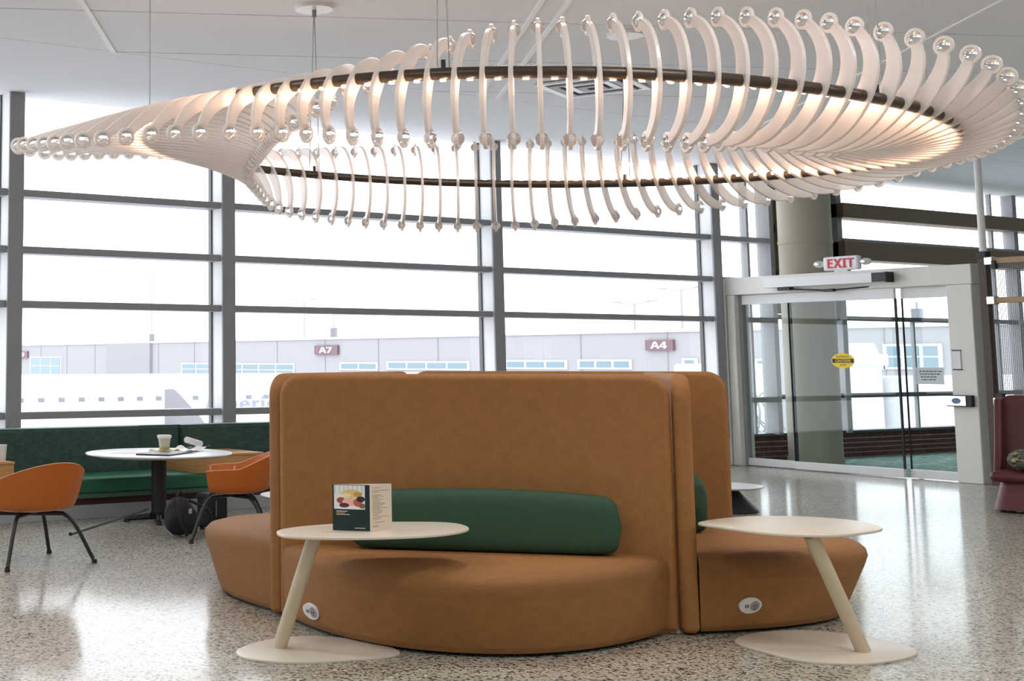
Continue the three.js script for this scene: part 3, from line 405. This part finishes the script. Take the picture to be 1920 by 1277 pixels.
{ // backpack and bags under the second chair
  const t = thing('backpack', 'black backpack on the floor under the right orange chair', 'backpack', [6.12, 0, -10.64], 0.5);
  const g = grid((u, v) => { const th = u * Math.PI * 2, s = Math.sin(v * Math.PI), r = Math.pow(s, 0.45); return V3(Math.cos(th) * 0.19 * r * (1 - 0.2 * v) + 0.012 * Math.sin(5 * th + 7 * v), 0.005 + 0.33 * v, Math.sin(th) * 0.11 * r + 0.01 * Math.sin(4 * th + 9 * v)); }, 40, 24); mesh('body', g, M.bag, t);
  mesh('front_pocket', sph(0.1, 0.02, 0.13, 0.1, 1.15, 1.1, 0.5), M.bag, t); mesh('strap', tube([V3(-0.1, 0.3, 0.05), V3(-0.18, 0.33, 0.1), V3(-0.2, 0.15, 0.14), V3(-0.1, 0.03, 0.14)], 0.014, 30), M.rubber, t); mesh('strap', tube([V3(0.08, 0.3, 0.05), V3(0.2, 0.2, 0.18), V3(0.24, 0.02, 0.2), V3(0.1, 0.012, 0.24)], 0.012, 30), M.rubber, t); mesh('handle', tube([V3(-0.05, 0.33, 0), V3(0, 0.38, 0.01), V3(0.05, 0.33, 0)], 0.009, 16), M.rubber, t); mesh('buckle', rbx(-0.06, -0.02, 0.2, 0.24, 0.13, 0.145, 0.004), M.chrome, t);
  const c = thing('camera_case', 'boxy black camera case beside the backpack', 'case', [6.66, 0, -10.98], 0.5); mesh('body', rbx(-0.13, 0.13, 0.02, 0.29, -0.09, 0.09, 0.025, 3), M.bag, c); mesh('lid', rbx(-0.135, 0.135, 0.27, 0.315, -0.095, 0.095, 0.015, 3), M.black, c); mesh('clasp', rbx(-0.1, -0.085, 0.12, 0.25, 0.09, 0.1, 0.003), M.chrome, c); mesh('foot', [cyl(0.02, 0.02, 0.02, -0.1, 0.01, 0.05), cyl(0.02, 0.02, 0.02, 0.1, 0.01, 0.05), cyl(0.02, 0.02, 0.02, 0.1, 0.01, -0.05), cyl(0.02, 0.02, 0.02, -0.1, 0.01, -0.05)], M.rubber, c);
}
function lowTable(label, x, z, r, h) { const t = thing('low_table', label, 'coffee table', [x, 0, z], 0, 'low white coffee tables'); mesh('table_top', new THREE.LatheGeometry([V2(0, h - 0.022), V2(r - 0.03, h - 0.022), V2(r, h - 0.008), V2(r - 0.004, h), V2(0, h)], 56), M.whiteTop, t); mesh('base', new THREE.LatheGeometry([V2(0, h - 0.02), V2(0.15, h - 0.02), V2(0.36, 0.015), V2(0.36, 0), V2(0, 0)], 32), M.black, t); }
lowTable('low white coffee table with black base right of the sofa back', 11.86, -9.72, 0.42, 0.25);
lowTable('low white table top left of the sofa behind the orange chair', 7.75, -10.95, 0.5, 0.25);

// wing chair at the right edge
{
  const t = thing('wing_chair', 'burgundy leather wing chair at the right edge', 'armchair', [14.55, 0, -7.98], -1.2);
  mesh('base', grid((u, v) => { const th = u * Math.PI * 2, e = (c) => Math.sign(c) * Math.pow(Math.abs(c), 0.35), k = 0.40 - 0.07 * v; return V3(e(Math.cos(th)) * k * 1.12, 0.03 + 0.29 * v, e(Math.sin(th)) * k); }, 64, 6), M.burgundy, t);
  mesh('seat', rbx(-0.44, 0.44, 0.30, 0.40, -0.38, 0.42, 0.05, 4), M.burgundy, t);
  const bk = extr(roundRect(0.86, 0.78, 0.1, 0.03), 0.13, 0.03, 4); bk.translate(-0.43, 0, -0.065); bk.rotateX(-0.16); bk.translate(0, 0.36, -0.36); mesh('backrest', bk, M.burgundy, t);
  for (const s of [-1, 1]) { const w = extr((() => { const q = new THREE.Shape(); q.moveTo(0, 0); q.lineTo(0.42, 0); q.lineTo(0.3, 0.25); q.lineTo(0.14, 0.74); q.lineTo(-0.08, 0.76); q.closePath(); return q; })(), 0.07, 0.02, 3); w.rotateY(-Math.PI / 2); w.translate(s * 0.42 + 0.035, 0.36, -0.36); mesh('wing', w, M.burgundy, t); }
  for (const [a, b] of [[-1, -1], [1, -1], [-1, 1], [1, 1]]) mesh('foot', cyl(0.03, 0.035, 0.03, a * 0.36, 0.015, b * 0.3, 14), M.black, t);
  const camo = dataTex(256, (x, y) => { const i = (y * 2) * 512 + x * 2, v = nA[i], w = nA[(i + 40000) % (512 * 512)]; return v > 0.6 ? [58, 62, 40] : w > 0.56 ? [168, 152, 96] : v < 0.4 ? [28, 30, 30] : w < 0.42 ? [96, 100, 98] : [84, 84, 60]; }, true, [2, 2]);
  const c = mesh('camouflage_bag', sph(0.2, 0, 0, 0, 1.25, 0.55, 0.9, 32), std(0xffffff, 0.9, { map: camo })); c.position.set(14.33, 0.512, -8.03); c.rotation.y = 0.5; tag(c, 'rounded camouflage bag on the burgundy chair seat', 'bag');
}

// ---------------------------------------------------------------- outside
const GY = -4.5;
struct('ground', bx(-150, 400, GY - 0.2, GY, -420, -16), M.concrete, 'pale concrete airport apron');
{ // concourse across the apron, facing -x at x = 90
  const t = thing('concourse_building', 'pale concourse building across the apron with gate signs', 'building', [90, 0, 0]);
  mesh('wall', bx(0, 14, GY, 3.85, -330, -40), M.bldg, t); mesh('parapet', bx(-0.15, 0.3, 3.7, 3.95, -330, -40), M.frameWhite, t);
  mesh('recess_panel', bx(-0.4, 0, GY, 3.75, -176.4, -163.6), M.bldgDark, t);
  for (let z = -320; z < -45; z += 9.3) mesh('joint', bx(-0.06, 0, GY, 3.7, z - 0.06, z + 0.06), M.bldgDark, t);
  const wins = [[-202.9, -191.7, -0.7, 1.91, 3, 2], [-155.6, -130.6, -0.28, 1.03, 7, 2], [-121.8, -115.6, 0.52, 1.16, 2, 1], [-113.8, -101.7, 0.62, 1.28, 4, 1], [-96.6, -89.2, 0.78, 1.40, 3, 1], [-87.7, -82.0, 0.82, 1.45, 3, 1], [-76.6, -75.4, 0.9, 1.54, 1, 1], [-71.2, -68.6, 0.64, 1.50, 2, 1], [-62.9, -59.7, 0.93, 1.72, 3, 1], [-59.5, -55.6, 0.97, 2.48, 3, 2]];
  for (const [za, zb, ya, yb, n, rows] of wins) {
    const w = mesh('window', bx(-0.12, 0, ya - 0.1, yb + 0.1, za - 0.15, zb + 0.15), M.frameWhite, t);
    for (let i = 0; i < n; i++) for (let r = 0; r < rows; r++) { const a = za + (zb - za) * i / n, b = za + (zb - za) * (i + 1) / n, c = ya + (yb - ya) * r / rows, d = ya + (yb - ya) * (r + 1) / rows; mesh('pane', bx(-0.16, -0.1, c + 0.06, d - 0.06, a + 0.16, b - 0.16), M.bldgGlass, w); }
  }
  for (const [zc, yc, w, h, s, ts] of [[-124.2, 2.57, 4.2, 1.0, 'A7', 0.62], [-78.8, 2.68, 2.8, 0.85, 'A4', 0.56], [-206.2, 2.34, 5.0, 1.05, 'A9', 0.66]]) {
    const b = mesh('gate_sign', bx(-0.3, -0.02, yc - h / 2, yc + h / 2, zc - w / 2, zc + w / 2), M.signMaroon, t); const g = text(s, ts, 0.05); g.scale(w / h * 0.55, 1, 1); g.rotateY(-Math.PI / 2); g.translate(-0.3, yc, zc); mesh('letters', g, M.plane, b);
  }
}
for (const [x, z, h, arms, lab] of [[105, -191, 15.2, 0, 'thin mast above the concourse behind the left window'], [105, -150, 9.1, 1, 'apron light mast with two arms left of gate sign A7'], [105, -143.6, 7.2, 0, 'short thin mast just right of the armed mast near A7'], [105, -95, 6.9, 1, 'apron light mast with two arms left of gate sign A4'], [105, -89.4, 8.0, 1, 'tall apron light mast above gate sign A4'], [105, -66.6, 6.0, 0, 'thin mast seen through the right door pane']]) {
  const t = thing('light_mast', lab, 'light mast', [x, GY, z], 0, 'apron light masts'); mesh('mast', cyl(0.1, 0.16, h - GY, 0, (h - GY) / 2, 0, 10), M.pole, t);
  if (arms) for (const s of [-1, 1]) mesh('arm', [bar(V3(0, h - GY - 0.1, 0), V3(0, h - GY + 0.15, s * 2.2), 0.05), rbx(-0.2, 0.2, h - GY + 0.08, h - GY + 0.24, s * 2.2 - 0.5, s * 2.2 + 0.5, 0.04)], M.pole, t); else mesh('lamp_box', rbx(-0.3, 0.3, 8.8, 10, -0.35, 0.35, 0.05), M.planeGrey, t);
}
{ // airliner at z = -51.4, its side facing the window
  const t = thing('airliner', 'white airliner parked outside behind the left windows', 'airplane', [0, -0.45, -51.4]), R = 1.38;
  const body = new THREE.LatheGeometry([V2(0, -38), V2(0.5, -36), V2(1.0, -32), V2(R, -26), V2(R, 26), V2(1.2, 28.5), V2(0.8, 30.4), V2(0.35, 31.4), V2(0, 31.7)], 48); body.rotateZ(-Math.PI / 2); body.translate(28, 0, 0); mesh('fuselage', body, M.plane, t);
  const wg = rbx(-0.13, 0.13, -0.085, 0.085, -0.03, 0.03, 0.028, 2);
  for (let k = -14; k < 20; k++) { const m = mesh('cabin_window', wg, M.planeWin, t); m.position.set(21.8 + k * 0.865, 0.41, 1.335); }
  const wd = (q) => { const g = text(q, 0.5, 0.02); return g.boundingBox.max.x - g.boundingBox.min.x; }, tg = text('American', 0.5, 0.02); tg.scale(1.5, 1, 1); tg.translate(31.62 + (wd('American') / 2 - wd('Am') - 0.04) * 1.5, 0.15, R + 0.005); mesh('lettering', tg, M.planeText, t);
  mesh('accent', rbx(22.1, 22.6, -0.17, -0.1, R - 0.02, R + 0.012, 0.01, 1), std(lin(0.12, 0.1, 0.3), 0.5), t);
  const s = new THREE.Shape([V2(0, -1.6), V2(0, 0.82), V2(0.12, 0.86), V2(0.4, 0.84), V2(0.62, 0.66), V2(1.1, 0.2), V2(1.62, -0.3), V2(2.2, -1.1), V2(2.4, -1.6)]); const wl = extr(s, 0.12, 0.03, 1); wl.translate(26.5, 0, 4.2); mesh('winglet', wl, M.planeGrey, t);
  const wing = new THREE.Shape([V2(12, -1), V2(26.4, -4.3), V2(29, -4.3), V2(21, -0.5), V2(21, 2), V2(11, 2)]); const wgm = new THREE.ExtrudeGeometry(wing, { depth: 0.28, bevelEnabled: true, bevelSize: 0.06, bevelThickness: 0.06, bevelSegments: 2 }); wgm.rotateX(-Math.PI / 2); wgm.translate(0, -1.5, 0); mesh('wing', wgm, M.plane, t);
  const nac = new THREE.LatheGeometry([V2(0.25, -1.9), V2(0.55, -1.4), V2(0.78, 0), V2(0.8, 1.0), V2(0.72, 1.5), V2(0.62, 1.5), V2(0.6, 0.4), V2(0, 0.2)], 32); nac.rotateZ(-Math.PI / 2); nac.translate(25.6, -1.35, 5.2); mesh('engine', nac, std(lin(0.28, 0.31, 0.35), 0.35), t);
  for (const x of [10, 46]) mesh('landing_gear', [cyl(0.09, 0.09, 2.2, x, -2.4, 0), cyl(0.45, 0.45, 0.3, x, -3.6, 0).rotateX(0)], M.planeGrey, t);
}
{ // jet bridge and ground equipment beyond the vestibule
  const t = thing('jet_bridge', 'white jet bridge column and tunnel beyond the door glass', 'jet bridge', [58.4, 0, -40]);
  mesh('column', cyl(0.95, 1.0, 6.2, 0, -1.4, 0, 28), M.plane, t); mesh('rotunda', [cyl(1.25, 1.25, 0.5, 0, 1.5, 0, 28), cyl(0.7, 0.9, 0.5, 0, 2.0, 0, 24)], M.plane, t); mesh('tunnel', rbx(1, 26, -1.6, 0.75, -1.4, 1.4, 0.08), M.plane, t); mesh('support', rbx(-2.1, -1.75, GY, 0.5, -0.2, 0.2, 0.04), M.frameWhite, t); mesh('support', rbx(-0.3, 0.1, GY, -1.7, 1.6, 2.0, 0.04), M.frameWhite, t);
  const c = thing('gate_bridge_cab', 'white boxy gate bridge cab near the left door pane', 'jet bridge', [46.5, 0, -37.5]); mesh('cab', rbx(-1.6, 1.6, -1.2, 1.35, -1.3, 1.3, 0.15), M.plane, c); mesh('window', rbx(-1.66, -1.58, 0.2, 0.95, -1.0, 0.9, 0.02), M.bldgGlass, c); mesh('post', rbx(-0.3, 0.3, GY, -1.2, -0.3, 0.3, 0.05), M.frameWhite, c);
  const h = thing('hose_rack', 'tangle of grey air hoses on a stand outside the left door pane', 'hoses', [31, 0, -24]);
  for (let k = 0; k < 7; k++) { const x = -0.55 + k * 0.19; mesh('hose', tube([V3(x, -0.34 - 0.1 * (k % 2), 0), V3(x + 0.1 * Math.sin(k * 2), 0.2, 0.15), V3(x + 0.22 * Math.cos(k), 0.6 + 0.06 * (k % 3), 0), V3(x + 0.3 * Math.sin(k + 1), 0.1, -0.1), V3(x + 0.35 * Math.cos(k * 3), -0.36, 0.1)], 0.022, 40, 8), M.hose, h); }
  mesh('stand', [rbx(-0.7, 0.7, -0.5, -0.4, -0.3, 0.3, 0.03), rbx(-0.6, -0.5, GY, -0.4, -0.1, 0.1, 0.01), rbx(0.5, 0.6, GY, -0.4, -0.1, 0.1, 0.01)], M.hose, h);
  const s = thing('service_truck', 'white service truck low behind the brick wall', 'truck', [60, GY, -33], 0.2); mesh('cargo_box', rbx(-4, 2.5, 0.7, 4.6, -1.3, 1.3, 0.1), M.plane, s); mesh('cab', rbx(2.6, 4.6, 0.6, 2.8, -1.2, 1.2, 0.2), M.plane, s); for (const [a, b] of [[-3, -1.2], [-3, 1.2], [3.5, -1.2], [3.5, 1.2]]) { const w = new THREE.CylinderGeometry(0.5, 0.5, 0.3, 24); w.rotateX(Math.PI / 2); w.translate(a, 0.5, b); mesh('wheel', w, M.rubber, s); }
}
renderer.render(scene, camera);
